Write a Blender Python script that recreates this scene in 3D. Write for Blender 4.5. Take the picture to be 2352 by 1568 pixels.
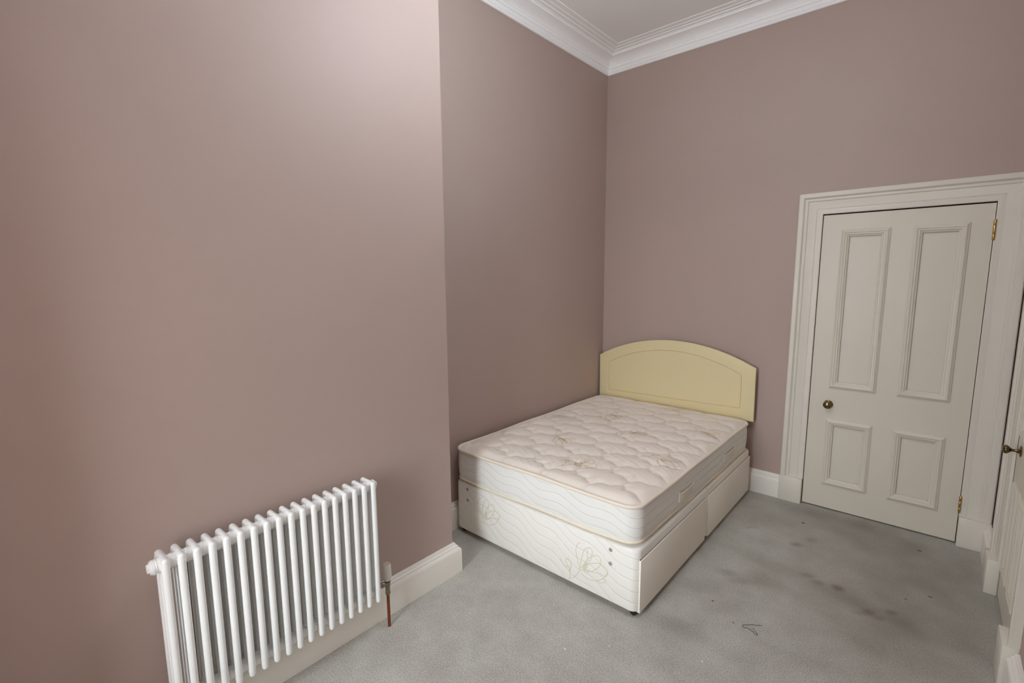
import bpy, bmesh, math, random
import numpy as np
from mathutils import Vector, Matrix

# ------------------------------------------------------------------ scene, camera, light
for o in list(bpy.data.objects):
    bpy.data.objects.remove(o)
SC = bpy.context.scene
COL = SC.collection
random.seed(7)
RNG = np.random.default_rng(7)

CAM_POS = (2.347, -3.9716, 1.6934)
F_PX, YAW, PITCH, ROLL = 1098.17, -0.7236, -0.1352, -0.0076
cam_data = bpy.data.cameras.new('camera')
cam = bpy.data.objects.new('camera', cam_data)
COL.objects.link(cam)
cam_data.sensor_fit = 'HORIZONTAL'
cam_data.sensor_width = 36.0
cam_data.lens = 36.0 * F_PX / 2352.0
cam_data.clip_start = 0.02
fw = Vector((math.sin(YAW) * math.cos(PITCH), math.cos(YAW) * math.cos(PITCH), math.sin(PITCH)))
rt = fw.cross(Vector((0, 0, 1))).normalized()
up = rt.cross(fw)
r2 = math.cos(ROLL) * rt + math.sin(ROLL) * up
u2 = math.cos(ROLL) * up - math.sin(ROLL) * rt
cam.matrix_world = Matrix(((r2.x, u2.x, -fw.x, CAM_POS[0]), (r2.y, u2.y, -fw.y, CAM_POS[1]),
                           (r2.z, u2.z, -fw.z, CAM_POS[2]), (0, 0, 0, 1)))
SC.camera = cam

SC.view_settings.view_transform = 'Standard'
SC.view_settings.look = 'None'
SC.view_settings.gamma = 1.0
SC.view_settings.use_curve_mapping = False
SC.view_settings.exposure = 0.0
SC.cycles.max_bounces = 14
SC.cycles.diffuse_bounces = 10
SC.cycles.use_denoising = True
SC.cycles.sample_clamp_indirect = 8.0

SKY_STRENGTH = 20.5
world = bpy.data.worlds.new('overcast_sky')
SC.world = world
world.use_nodes = True
wn = world.node_tree.nodes
wl = world.node_tree.links
wn.clear()
w_out = wn.new('ShaderNodeOutputWorld')
w_bg = wn.new('ShaderNodeBackground')
w_tc = wn.new('ShaderNodeTexCoord')
w_sep = wn.new('ShaderNodeSeparateXYZ')
w_ramp = wn.new('ShaderNodeValToRGB')
w_map = wn.new('ShaderNodeMapRange')
w_map.inputs['From Min'].default_value = -1
w_map.inputs['From Max'].default_value = 1
wl.new(w_tc.outputs['Generated'], w_sep.inputs[0])
wl.new(w_sep.outputs['Z'], w_map.inputs['Value'])
wl.new(w_map.outputs[0], w_ramp.inputs[0])
e = w_ramp.color_ramp.elements
e[0].position = 0.0
e[0].color = (0.30, 0.30, 0.29, 1)
e[1].position = 1.0
e[1].color = (0.96, 1.03, 1.08, 1)
for pos, c in ((0.49, (0.31, 0.31, 0.30, 1)), (0.51, (0.94, 1.0, 1.05, 1))):
    k = w_ramp.color_ramp.elements.new(pos)
    k.color = c
wl.new(w_ramp.outputs[0], w_bg.inputs['Color'])
w_bg.inputs['Strength'].default_value = SKY_STRENGTH
wl.new(w_bg.outputs[0], w_out.inputs[0])

# room measures (metres); corner of the alcove wall and the door wall is the origin
D, L, W = 0.3765, 2.2746, 2.722          # chimney-side wall plane, its end, right wall plane
YF, HC = -4.30, 3.592                    # window wall plane, ceiling height
TW = 0.15
WX0, WX1, WZ0, WZ1, WDEEP = 0.80, 1.62, 0.4, 2.5, 0.9   # the window opening behind the camera
portal = bpy.data.lights.new('window_portal', 'AREA')
portal.shape = 'RECTANGLE'
portal.size, portal.size_y = WX1 - WX0, WZ1 - WZ0
portal.cycles.is_portal = True
po = bpy.data.objects.new('window_portal', portal)
COL.objects.link(po)
po.location = ((WX0 + WX1) / 2, YF - WDEEP + 0.02, (WZ0 + WZ1) / 2)
po.rotation_euler = (math.radians(-90), 0, math.pi)

# ------------------------------------------------------------------ materials
def srgb(r, g, b):
    f = lambda c: ((c / 255 + 0.055) / 1.055) ** 2.4 if c > 10 else c / 255 / 12.92
    return (f(r), f(g), f(b), 1.0)

def mat(name, color, rough=0.5, metal=0.0, spec=0.5, bump=None, vary=None, coat=0.0, sheen=0.0):
    """bump=(scale, strength, distance); vary=(scale, amount) shifts the value of the colour a little."""
    m = bpy.data.materials.new(name)
    m.use_nodes = True
    nt = m.node_tree
    b = nt.nodes['Principled BSDF']
    b.inputs['Base Color'].default_value = color
    b.inputs['Roughness'].default_value = rough
    b.inputs['Metallic'].default_value = metal
    b.inputs['Specular IOR Level'].default_value = spec
    b.inputs['Coat Weight'].default_value = coat
    b.inputs['Sheen Weight'].default_value = sheen
    tc = nt.nodes.new('ShaderNodeTexCoord')
    if bump:
        n = nt.nodes.new('ShaderNodeTexNoise')
        n.inputs['Scale'].default_value = bump[0]
        n.inputs['Detail'].default_value = 4
        bp = nt.nodes.new('ShaderNodeBump')
        bp.inputs['Strength'].default_value = bump[1]
        bp.inputs['Distance'].default_value = bump[2]
        nt.links.new(tc.outputs['Object'], n.inputs['Vector'])
        nt.links.new(n.outputs['Fac'], bp.inputs['Height'])
        nt.links.new(bp.outputs[0], b.inputs['Normal'])
    if vary:
        n = nt.nodes.new('ShaderNodeTexNoise')
        n.inputs['Scale'].default_value = vary[0]
        n.inputs['Detail'].default_value = 5
        h = nt.nodes.new('ShaderNodeHueSaturation')
        h.inputs['Color'].default_value = color
        mr = nt.nodes.new('ShaderNodeMapRange')
        mr.inputs['From Min'].default_value = 0.3
        mr.inputs['From Max'].default_value = 0.7
        mr.inputs['To Min'].default_value = 1 - vary[1]
        mr.inputs['To Max'].default_value = 1 + vary[1]
        nt.links.new(tc.outputs['Object'], n.inputs['Vector'])
        nt.links.new(n.outputs['Fac'], mr.inputs['Value'])
        nt.links.new(mr.outputs[0], h.inputs['Value'])
        nt.links.new(h.outputs[0], b.inputs['Base Color'])
    return m

M_WALL = mat('mauve_wall_paint', (0.437, 0.339, 0.298, 1), 0.56, spec=0.4, bump=(420, 0.12, 0.001), vary=(1.3, 0.02))
M_CEIL = mat('ceiling_paint', (0.90, 0.905, 0.90, 1), 0.8, spec=0.2, bump=(160, 0.1, 0.001))
M_TRIM = mat('white_gloss_paint', (0.83, 0.80, 0.73, 1), 0.38, bump=(60, 0.04, 0.001), vary=(5, 0.02))
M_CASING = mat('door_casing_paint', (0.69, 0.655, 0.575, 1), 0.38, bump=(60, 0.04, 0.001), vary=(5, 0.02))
M_CORN = mat('cornice_paint', (0.92, 0.925, 0.915, 1), 0.6, spec=0.3)
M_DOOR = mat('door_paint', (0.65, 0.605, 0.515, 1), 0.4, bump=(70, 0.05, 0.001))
M_RAD = mat('white_enamel', (0.84, 0.85, 0.835, 1), 0.22, coat=0.3)
M_BRASS = mat('aged_brass', (0.42, 0.29, 0.10, 1), 0.28, metal=1.0, vary=(40, 0.25))
M_DARKBRASS = mat('dark_brass', (0.20, 0.145, 0.075, 1), 0.22, metal=1.0, vary=(30, 0.3))
M_HINGE = mat('bright_brass', (0.50, 0.34, 0.12, 1), 0.3, metal=1.0)
M_COPPER = mat('copper_pipe', (0.31, 0.095, 0.042, 1), 0.38, metal=0.85, vary=(50, 0.2))
M_VALVE = mat('tarnished_valve_metal', (0.30, 0.26, 0.20, 1), 0.45, metal=0.8, vary=(90, 0.3))
M_TRV = mat('aged_white_plastic', (0.72, 0.69, 0.64, 1), 0.45, vary=(120, 0.06))
M_TRVTOP = mat('yellowed_plastic', (0.52, 0.42, 0.33, 1), 0.55, vary=(120, 0.12))
M_BLACK = mat('black_plastic', (0.012, 0.012, 0.012, 1), 0.4)
M_HEAD = mat('cream_vinyl', (0.72, 0.62, 0.36, 1), 0.5, bump=(300, 0.08, 0.001))
M_PIPING = mat('cream_piping', (0.83, 0.75, 0.60, 1), 0.7, sheen=0.2)
M_TAPE = mat('cream_edge_tape', (0.84, 0.755, 0.63, 1), 0.75, sheen=0.2)
M_HANDLE = mat('beige_webbing', (0.82, 0.77, 0.66, 1), 0.7, bump=(500, 0.3, 0.001))
M_STITCH_HIGHLIGHT = mat('pale_stitching_and_highlight', (0.88, 0.85, 0.78, 1), 0.6)  # stitching of the handles; also the painted highlight on the drawer edge
M_VENT = mat('grey_plastic', (0.36, 0.35, 0.33, 1), 0.45)
M_PRINT = mat('olive_print', (0.70, 0.66, 0.49, 1), 0.75)
M_PRINTTOP = mat('ochre_print', (0.60, 0.49, 0.29, 1), 0.75)
M_SCRAP = mat('white_paper', (0.88, 0.88, 0.86, 1), 0.7)
M_LEAF = mat('brown_crumb', (0.17, 0.095, 0.03, 1), 0.8)
M_THREAD = mat('dark_thread', (0.035, 0.034, 0.03, 1), 0.8)
M_TIMBER_SHADE = mat('dark_timber_and_shade', (0.10, 0.055, 0.035, 1), 0.8)  # timber of the headboard struts; also the painted shade above the drawers

def wavy_fabric(name, color, slope, wave, amp, spacing, phase):
    """woven cover with S-shaped stitched lines that run across the border (local x and z)"""
    m = mat(name, color, 0.8, spec=0.15, sheen=0.25)
    nt = m.node_tree
    N, K = nt.nodes, nt.links
    b = N['Principled BSDF']
    tc = N.new('ShaderNodeTexCoord')
    sp = N.new('ShaderNodeSeparateXYZ')
    K.new(tc.outputs['Object'], sp.inputs[0])
    def ma(op, a, c=None, c2=None):
        n = N.new('ShaderNodeMath')
        n.operation = op
        for i, v in enumerate((a, c, c2)):
            if v is None: continue
            if isinstance(v, (int, float)): n.inputs[i].default_value = v
            else: K.new(v, n.inputs[i])
        return n.outputs[0]
    nz = N.new('ShaderNodeTexNoise'); nz.inputs['Scale'].default_value = 5
    K.new(tc.outputs['Object'], nz.inputs['Vector'])
    s = ma('SINE', ma('MULTIPLY_ADD', sp.outputs['X'], 2 * math.pi / wave, phase))
    t = ma('ADD', ma('MULTIPLY_ADD', sp.outputs['X'], slope, sp.outputs['Z']), ma('MULTIPLY', s, amp))
    t = ma('MULTIPLY_ADD', nz.outputs['Fac'], 0.02, t)
    fr = ma('ABSOLUTE', ma('SUBTRACT', ma('FRACT', ma('DIVIDE', t, spacing)), 0.5))
    h = ma('MINIMUM', ma('MULTIPLY', fr, 11.0), 1.0)                # groove at fr=0
    fine = N.new('ShaderNodeTexNoise'); fine.inputs['Scale'].default_value = 350
    K.new(tc.outputs['Object'], fine.inputs['Vector'])
    hh = ma('MULTIPLY_ADD', fine.outputs['Fac'], 0.12, h)
    bp = N.new('ShaderNodeBump')
    bp.inputs['Strength'].default_value = 0.58
    bp.inputs['Distance'].default_value = 0.004
    K.new(hh, bp.inputs['Height'])
    K.new(bp.outputs[0], b.inputs['Normal'])
    return m

M_BORDER = wavy_fabric('mattress_border_fabric', (0.88, 0.88, 0.84, 1), 0.16, 0.30, 0.014, 0.050, 0.5)
M_BASEF = wavy_fabric('divan_foot_fabric', (0.90, 0.885, 0.83, 1), 0.40, 0.26, 0.015, 0.060, 1.2)
M_BASE = mat('divan_fabric', (0.885, 0.835, 0.735, 1), 0.8, spec=0.15, bump=(420, 0.2, 0.001), sheen=0.2)

def quilt_mat():
    m = mat('quilted_damask', (0.82, 0.745, 0.655, 1), 0.8, spec=0.15, bump=(420, 0.15, 0.001), sheen=0.25)
    nt = m.node_tree
    N, K = nt.nodes, nt.links
    at = N.new('ShaderNodeAttribute'); at.attribute_name = 'stain'
    mx = N.new('ShaderNodeMix'); mx.data_type = 'RGBA'
    mx.inputs[6].default_value = (0.82, 0.745, 0.655, 1)
    mx.inputs[7].default_value = (0.56, 0.45, 0.29, 1)
    K.new(at.outputs['Fac'], mx.inputs[0])
    K.new(mx.outputs[2], N['Principled BSDF'].inputs['Base Color'])
    return m
M_QUILT = quilt_mat()

def carpet_mat():
    m = bpy.data.materials.new('grey_carpet_pile')
    m.use_nodes = True
    nt = m.node_tree
    N, K = nt.nodes, nt.links
    b = N['Principled BSDF']
    b.inputs['Roughness'].default_value = 0.95
    b.inputs['Specular IOR Level'].default_value = 0.1
    b.inputs['Sheen Weight'].default_value = 0.25
    tc = N.new('ShaderNodeTexCoord')
    def noise(scale, detail=4, rough=0.6):
        n = N.new('ShaderNodeTexNoise')
        n.inputs['Scale'].default_value = scale
        n.inputs['Detail'].default_value = detail
        n.inputs['Roughness'].default_value = rough
        K.new(tc.outputs['Object'], n.inputs['Vector'])
        return n.outputs['Fac']
    def mix(f, a, c):
        x = N.new('ShaderNodeMix'); x.data_type = 'RGBA'
        if isinstance(f, float): x.inputs[0].default_value = f
        else: K.new(f, x.inputs[0])
        for i, v in ((6, a), (7, c)):
            if isinstance(v, tuple): x.inputs[i].default_value = v
            else: K.new(v, x.inputs[i])
        return x.outputs[2]
    def rng(f, a, c):
        r = N.new('ShaderNodeMapRange')
        r.inputs['From Min'].default_value = a
        r.inputs['From Max'].default_value = c
        K.new(f, r.inputs['Value'])
        return r.outputs[0]
    base = mix(rng(noise(5.5, 7, 0.68), 0.33, 0.68), (0.425, 0.408, 0.355, 1), (0.54, 0.525, 0.47, 1))
    fine = mix(rng(noise(150, 5, 0.75), 0.36, 0.64), (0.66, 0.66, 0.66, 1), (1.24, 1.24, 1.24, 1))
    mu = N.new('ShaderNodeMix'); mu.data_type = 'RGBA'; mu.blend_type = 'MULTIPLY'
    mu.inputs[0].default_value = 1.0
    K.new(base, mu.inputs[6]); K.new(fine, mu.inputs[7])
    at = N.new('ShaderNodeAttribute'); at.attribute_name = 'stain'
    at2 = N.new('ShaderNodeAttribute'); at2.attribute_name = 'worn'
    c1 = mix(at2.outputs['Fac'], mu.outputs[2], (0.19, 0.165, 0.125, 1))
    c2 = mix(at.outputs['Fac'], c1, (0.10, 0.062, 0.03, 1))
    K.new(c2, b.inputs['Base Color'])
    bp = N.new('ShaderNodeBump')
    bp.inputs['Strength'].default_value = 0.6
    bp.inputs['Distance'].default_value = 0.004
    K.new(noise(330, 3, 0.7), bp.inputs['Height'])
    K.new(bp.outputs[0], b.inputs['Normal'])
    return m
M_CARPET = carpet_mat()

def glass_mat():
    m = bpy.data.materials.new('window_glass')
    m.use_nodes = True
    N, K = m.node_tree.nodes, m.node_tree.links
    N.clear()
    o = N.new('ShaderNodeOutputMaterial')
    t = N.new('ShaderNodeBsdfTransparent')
    g = N.new('ShaderNodeBsdfGlossy'); g.inputs['Roughness'].default_value = 0.02
    mx = N.new('ShaderNodeMixShader'); mx.inputs[0].default_value = 0.06
    K.new(t.outputs[0], mx.inputs[1]); K.new(g.outputs[0], mx.inputs[2]); K.new(mx.outputs[0], o.inputs[0])
    return m
M_GLASS = glass_mat()

# ------------------------------------------------------------------ mesh helpers
def obj(name, me, m=None, parent=None, smooth=None):
    o = bpy.data.objects.new(name, me)
    COL.objects.link(o)
    if m is not None and not me.materials:
        me.materials.append(m)
    if parent is not None:
        o.parent = parent
    if smooth is not None:
        me.shade_smooth()
        me.set_sharp_from_angle(angle=math.radians(smooth))
    return o

def mesh(name, verts, faces):
    me = bpy.data.meshes.new(name)
    me.from_pydata([tuple(map(float, v)) for v in verts], [], [tuple(f) for f in faces])
    me.validate()
    me.update()
    return me

def bm_mesh(name, bm, recalc=True):
    if recalc:
        bmesh.ops.recalc_face_normals(bm, faces=bm.faces)
    me = bpy.data.meshes.new(name)
    bm.to_mesh(me)
    bm.free()
    return me

def tag(o, label, cat, group=None, kind=None):
    o['label'] = label
    o['category'] = cat
    if group: o['group'] = group
    if kind: o['kind'] = kind
    return o

def empty(name, loc):
    o = bpy.data.objects.new(name, None)
    COL.objects.link(o)
    o.location = loc
    o.empty_display_size = 0.1
    return o

def add_box(bm, lo, hi, bevel=0.0, seg=2):
    r = bmesh.ops.create_cube(bm, size=1.0)
    vs = r['verts']
    for v in vs:
        v.co = Vector([lo[i] + (v.co[i] + 0.5) * (hi[i] - lo[i]) for i in range(3)])
    if bevel:
        es = {ed for v in vs for ed in v.link_edges}
        bmesh.ops.bevel(bm, geom=list(es), offset=bevel, segments=seg, affect='EDGES', profile=0.5)

def lathe(bm, prof, origin=(0, 0, 0), axis=(0, 0, 1), seg=24):
    """prof: (radius, height) along axis"""
    a = Vector(axis).normalized()
    t = Vector((1, 0, 0)) if abs(a.x) < 0.9 else Vector((0, 1, 0))
    x = a.cross(t).normalized()
    y = a.cross(x)
    og = Vector(origin)
    rings = []
    for r, h in prof:
        if r < 1e-6:
            rings.append([bm.verts.new(og + a * h)])
        else:
            rings.append([bm.verts.new(og + a * h + (x * math.cos(2 * math.pi * k / seg) + y * math.sin(2 * math.pi * k / seg)) * r) for k in range(seg)])
    for i in range(len(rings) - 1):
        p, q = rings[i], rings[i + 1]
        for k in range(seg):
            k2 = (k + 1) % seg
            vs = [p[k % len(p)], p[k2 % len(p)], q[k2 % len(q)], q[k % len(q)]]
            u = []
            for v in vs:
                if v not in u: u.append(v)
            if len(u) > 2:
                bm.faces.new(u)
    for ring, ok in ((rings[0], True), (rings[-1], True)):
        if len(ring) > 2:
            bm.faces.new(ring)

def capsule(bm, p0, p1, r, seg=16, rings=4):
    p0, p1 = Vector(p0), Vector(p1)
    ln = (p1 - p0).length
    prof = [(r * math.sin(math.pi / 2 * i / rings), -r * math.cos(math.pi / 2 * i / rings)) for i in range(rings + 1)]
    prof += [(r * math.cos(math.pi / 2 * i / rings), ln + r * math.sin(math.pi / 2 * i / rings)) for i in range(rings + 1)]
    lathe(bm, prof, p0, (p1 - p0), seg)

def sweep(path, n, profile, closed=False, per_segment=False, name='sweep'):
    """mitred moulding: path = 3D corners in a plane with normal n; profile = closed loop of (a, b),
    a = sideways along n x direction, b = along n. Returns a mesh or one mesh for each segment."""
    n = Vector(n)
    P = [Vector(p) for p in path]
    k = len(P)
    nseg = k if closed else k - 1
    dirs = [(P[(i + 1) % k] - P[i]).normalized() for i in range(nseg)]
    ms = []
    for i in range(k):
        if closed: d0, d1 = dirs[i - 1], dirs[i]
        elif i == 0: d0 = d1 = dirs[0]
        elif i == k - 1: d0 = d1 = dirs[-1]
        else: d0, d1 = dirs[i - 1], dirs[i]
        s0, s1 = n.cross(d0), n.cross(d1)
        ms.append((s0 + s1) / (1 + s0.dot(s1)))
    secs = [[P[i] + ms[i] * a + n * b for a, b in profile] for i in range(k)]
    q = len(profile)
    def build(idx, closed_loop, nm):
        bm = bmesh.new()
        V = [[bm.verts.new(v) for v in secs[i]] for i in idx]
        m = len(V)
        for i in range(m if closed_loop else m - 1):
            A, B = V[i], V[(i + 1) % m]
            for j in range(q):
                bm.faces.new((A[j], A[(j + 1) % q], B[(j + 1) % q], B[j]))
        if not closed_loop:
            bm.faces.new(V[0]); bm.faces.new(V[-1][::-1])
        return bm_mesh(nm, bm)
    if per_segment:
        return [build([i, (i + 1) % k], False, name) for i in range(nseg)]
    return build(list(range(k)), closed, name)

def tube_mesh(name, pts, r, seg=8, closed=True):
    P = np.array(pts, float)
    n = len(P)
    T = np.roll(P, -1, 0) - np.roll(P, 1, 0)
    if not closed:
        T[0] = P[1] - P[0]; T[-1] = P[-1] - P[-2]
    T /= np.linalg.norm(T, axis=1)[:, None]
    upv = np.array([0, 0, 1.0])
    S = np.cross(T, upv); S /= np.linalg.norm(S, axis=1)[:, None]
    U = np.cross(S, T)
    ang = np.arange(seg) * 2 * np.pi / seg
    V = P[:, None, :] + r * (np.cos(ang)[None, :, None] * S[:, None, :] + np.sin(ang)[None, :, None] * U[:, None, :])
    V = V.reshape(-1, 3)
    F = []
    for i in range(n if closed else n - 1):
        j = (i + 1) % n
        for k in range(seg):
            k2 = (k + 1) % seg
            F.append((i * seg + k, j * seg + k, j * seg + k2, i * seg + k2))
    if not closed:
        F.append(tuple(range(seg))); F.append(tuple((n - 1) * seg + k for k in range(seg))[::-1])
    return mesh(name, V, F)

def catmull(pts, n=8):
    P = [np.array(p, float) for p in pts]
    P = [2 * P[0] - P[1]] + P + [2 * P[-1] - P[-2]]
    out = []
    for i in range(1, len(P) - 2):
        a, b, c, d = P[i - 1:i + 3]
        for t in np.linspace(0, 1, n, endpoint=False):
            out.append(0.5 * (2 * b + (c - a) * t + (2 * a - 5 * b + 4 * c - d) * t * t + (3 * b - a - 3 * c + d) * t ** 3))
    out.append(P[-2])
    return np.array(out)

# ------------------------------------------------------------------ room shell
def boxes(name, parts, m):
    bm = bmesh.new()
    for lo, hi in parts:
        add_box(bm, lo, hi)
    return obj(name, bm_mesh(name, bm), m)

# floor: fine grid that carries the stains and the worn and darker areas of the carpet
def make_floor():
    xs = np.arange(-TW, W + TW + 0.001, 0.012)
    ys = np.arange(YF - TW, TW + 0.001, 0.012)
    X, Y = np.meshgrid(xs, ys)
    nx, ny = len(xs), len(ys)
    V = np.stack([X, Y, 0 * X], -1).reshape(-1, 3)
    i = np.arange(ny - 1)[:, None] * nx + np.arange(nx - 1)[None]
    F = np.stack([i, i + 1, i + nx + 1, i + nx], -1).reshape(-1, 4)
    st = np.zeros(X.shape); wo = np.zeros(X.shape)
    def blob(a, x, y, rx, ry, rot, k):
        c, s = math.cos(rot), math.sin(rot)
        u = (X - x) * c + (Y - y) * s
        v = -(X - x) * s + (Y - y) * c
        a += k * np.exp(-((u / rx) ** 2 + (v / ry) ** 2) ** 1.4)
    for x, y, rx, ry, rot, k in ((1.818, -.671, .038, .03, .8, .55), (1.879, -.551, .04, .032, .8, .5), (1.594, -1.252, .06, .035, .5, .3),
                                 (1.655, -1.291, .05, .03, .7, .25), (1.935, -.986, .035, .025, .6, .33), (1.99, -1.028, .03, .025, .6, .28),
                                 (2.082, -1.009, .03, .03, .7, .42), (2.227, -1.135, .03, .028, .7, .5), (2.19, -1.174, .025, .02, .6, .38),
                                 (2.313, -1.06, .03, .022, .9, .34), (2.274, -1.151, .03, .018, .9, .3), (1.541, -.636, .05, .012, .9, .16)):
        blob(st, x, y, rx, ry, rot, k)
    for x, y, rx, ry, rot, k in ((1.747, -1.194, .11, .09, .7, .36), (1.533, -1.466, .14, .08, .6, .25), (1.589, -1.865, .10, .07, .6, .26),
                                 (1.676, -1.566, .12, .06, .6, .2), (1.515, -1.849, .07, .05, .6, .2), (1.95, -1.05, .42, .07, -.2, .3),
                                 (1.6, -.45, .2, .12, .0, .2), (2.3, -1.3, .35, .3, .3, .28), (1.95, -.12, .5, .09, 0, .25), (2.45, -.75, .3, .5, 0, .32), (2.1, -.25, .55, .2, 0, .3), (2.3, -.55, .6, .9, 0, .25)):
        blob(wo, x, y, rx, ry, rot, k)  # worn patches, plus broad blobs that darken the carpet towards the doors
    lo = np.zeros(X.shape)
    for _ in range(60):                                              # uneven outlines
        f = RNG.normal(0, 9, 2); ph = RNG.uniform(0, 6.28)
        lo += np.sin(X * f[0] * 2 + Y * f[1] * 2 + ph)
    lo = 0.75 + 0.35 * lo / lo.std() * 0.6
    me = bpy.data.meshes.new('floor')
    me.from_pydata(V.tolist(), [], F.tolist())
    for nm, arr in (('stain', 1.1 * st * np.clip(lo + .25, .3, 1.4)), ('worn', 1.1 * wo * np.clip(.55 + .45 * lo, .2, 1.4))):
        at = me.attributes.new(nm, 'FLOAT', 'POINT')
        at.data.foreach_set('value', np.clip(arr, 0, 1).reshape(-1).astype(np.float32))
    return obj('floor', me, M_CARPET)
tag(make_floor(), 'grey wall to wall carpet with brown stains and worn and darker patches', 'carpet', kind='structure')

tag(boxes('ceiling', [((-TW, YF - TW, HC), (W + TW, TW, HC + .1))], M_CEIL), 'plain pale ceiling inside the moulded cornice', 'ceiling', kind='structure')
wl_o = boxes('wall_left', [((D - TW - .3, YF - TW, 0), (D, -L, HC))], M_WALL)
tag(wl_o, 'large mauve wall behind the white column radiator', 'wall', kind='structure')
tag(boxes('wall_alcove', [((-TW, -L - .02, 0), (0, TW, HC))], M_WALL), 'mauve side wall of the alcove along the bed', 'wall', kind='structure')

XD0, XD1, HD = 1.7212, 2.5716, 2.1007          # panelled door in the far wall
Y2A, Y2B = -0.548, -1.175                      # second door, in the right wall
HD2 = 2.1007
tag(boxes('wall_back', [((-TW, 0, 0), (XD0 - .004, TW, HC)), ((XD1 + .004, 0, 0), (W + TW, TW, HC)), ((XD0 - .004, 0, HD + .006), (XD1 + .004, TW, HC)),
                        ((XD0 - .004, TW - .02, 0), (XD1 + .004, TW, HD + .006))], M_WALL),
    'mauve far wall behind the headboard and the panelled door', 'wall', kind='structure')
tag(boxes('wall_right', [((W, Y2A + .004, 0), (W + TW, TW, HC)), ((W, YF - TW, 0), (W + TW, Y2B - .004, HC)), ((W, Y2B - .004, HD2 + .006), (W + TW, Y2A + .004, HC)),
                         ((W + TW - .02, Y2B - .004, 0), (W + TW, Y2A + .004, HD2 + .006))], M_WALL),
    'mauve right wall around the second white door', 'wall', kind='structure')
YO = YF - WDEEP
tag(boxes('wall_front', [((D - TW, YO, 0), (WX0, YF, HC)), ((WX1, YO, 0), (W + TW, YF, HC)), ((WX0, YO, WZ1), (WX1, YF, HC)), ((WX0, YO, 0), (WX1, YF, WZ0))], M_WALL),
    'mauve wall with the window, behind the viewer', 'wall', kind='structure')

# window behind the viewer: two sashes with a glazing bar
win = empty('window_1', ((WX0 + WX1) / 2, YO + .06, WZ0))
tag(win, 'tall white sash window behind the viewer', 'window', kind='structure')
hw, wh = (WX1 - WX0) / 2, WZ1 - WZ0
bm = bmesh.new()
for lo, hi in (((-hw, -.05, 0), (-hw + .05, .05, wh)), ((hw - .05, -.05, 0), (hw, .05, wh)), ((-hw, -.05, 0), (hw, .05, .06)), ((-hw, -.05, wh - .05), (hw, .05, wh)),
               ((-hw, -.03, wh / 2 - .025), (hw, .03, wh / 2 + .025))):
    add_box(bm, lo, hi)
obj('window_frame', bm_mesh('window_frame', bm), M_TRIM, win)
for z0, z1 in ((.06, wh / 2 - .025), (wh / 2 + .025, wh - .05)):
    bm = bmesh.new()
    add_box(bm, (-hw + .05, -.003, z0), (hw - .05, .003, z1))
    obj('window_pane', bm_mesh('window_pane', bm), M_GLASS, win)

# cornice around the room
cz = HC
CORN = [(0, 3.446), (.010, 3.446), (.014, 3.450), (.014, 3.462), (.018, 3.466), (.018, 3.490), (.025, 3.493), (.025, 3.513), (.030, 3.516), (.030, 3.522),
        (.036, 3.530), (.046, 3.538), (.058, 3.545), (.072, 3.551), (.088, 3.556), (.103, 3.559), (.105, 3.571), (.112, 3.571), (.113, 3.576), (.126, 3.576), (.134, 3.574), (.139, 3.577),
        (.142, 3.582), (.160, 3.582), (.166, 3.580), (.172, 3.583), (.175, 3.586), (.200, 3.586), (.208, 3.588), (.211, cz), (0, cz)]
ROOM = [(D, YF), (W, YF), (W, 0), (0, 0), (0, -L), (D, -L)]
corn = sweep([(x, y, 0) for x, y in ROOM], (0, 0, 1), CORN, closed=True, per_segment=True, name='cornice')
CN = ['above the window wall', 'above the right wall', 'above the far wall and the panelled door', 'above the alcove wall beside the bed', 'on the short return of the alcove', 'above the radiator wall']
for i, me in enumerate(corn):
    tag(obj('trim_%d' % (i + 1), me, M_CORN, smooth=28), 'white moulded plaster cornice ' + CN[i], 'cornice', kind='structure')

# skirting boards
SK = [(0, .175), (.010, .174), (.013, .170), (.014, .164), (.020, .160), (.024, .156), (.024, .150), (.028, .147), (.033, .143), (.036, .137), (.0375, .130), (.0385, .0), (0, 0)]
def skirt(name, pts, label, seg=None):
    ms = sweep([(x, y, 0) for x, y in pts], (0, 0, 1), SK, per_segment=True, name=name)
    return ms
PL, PR = XD0 - .150, XD1 + .142
sk = skirt('baseboard', [(PL, 0), (0, 0), (0, -L), (D, -L), (D, YF)], '')
for nm, me, lb in zip(('baseboard_back', 'baseboard_alcove', 'baseboard_return', 'baseboard_left'), sk,
                      ('white skirting board between the bed and the panelled door', 'white skirting board in the alcove behind the bed',
                       'white skirting board on the return at the wall corner', 'white skirting board below the column radiator')):
    tag(obj(nm, me, M_TRIM, smooth=25), lb, 'skirting', kind='structure')
sk = skirt('baseboard', [(W, Y2A + .158), (W, -.047)][::1], '')
tag(obj('baseboard_right', sk[0], M_TRIM, smooth=25), 'short white skirting piece in the corner between both doors', 'skirting', kind='structure')
sk = skirt('baseboard', [(W, YF), (W, Y2B - .158)], '')
tag(obj('baseboard_right_near', sk[0], M_TRIM, smooth=25), 'white skirting board on the right wall nearest the viewer', 'skirting', kind='structure')

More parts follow.
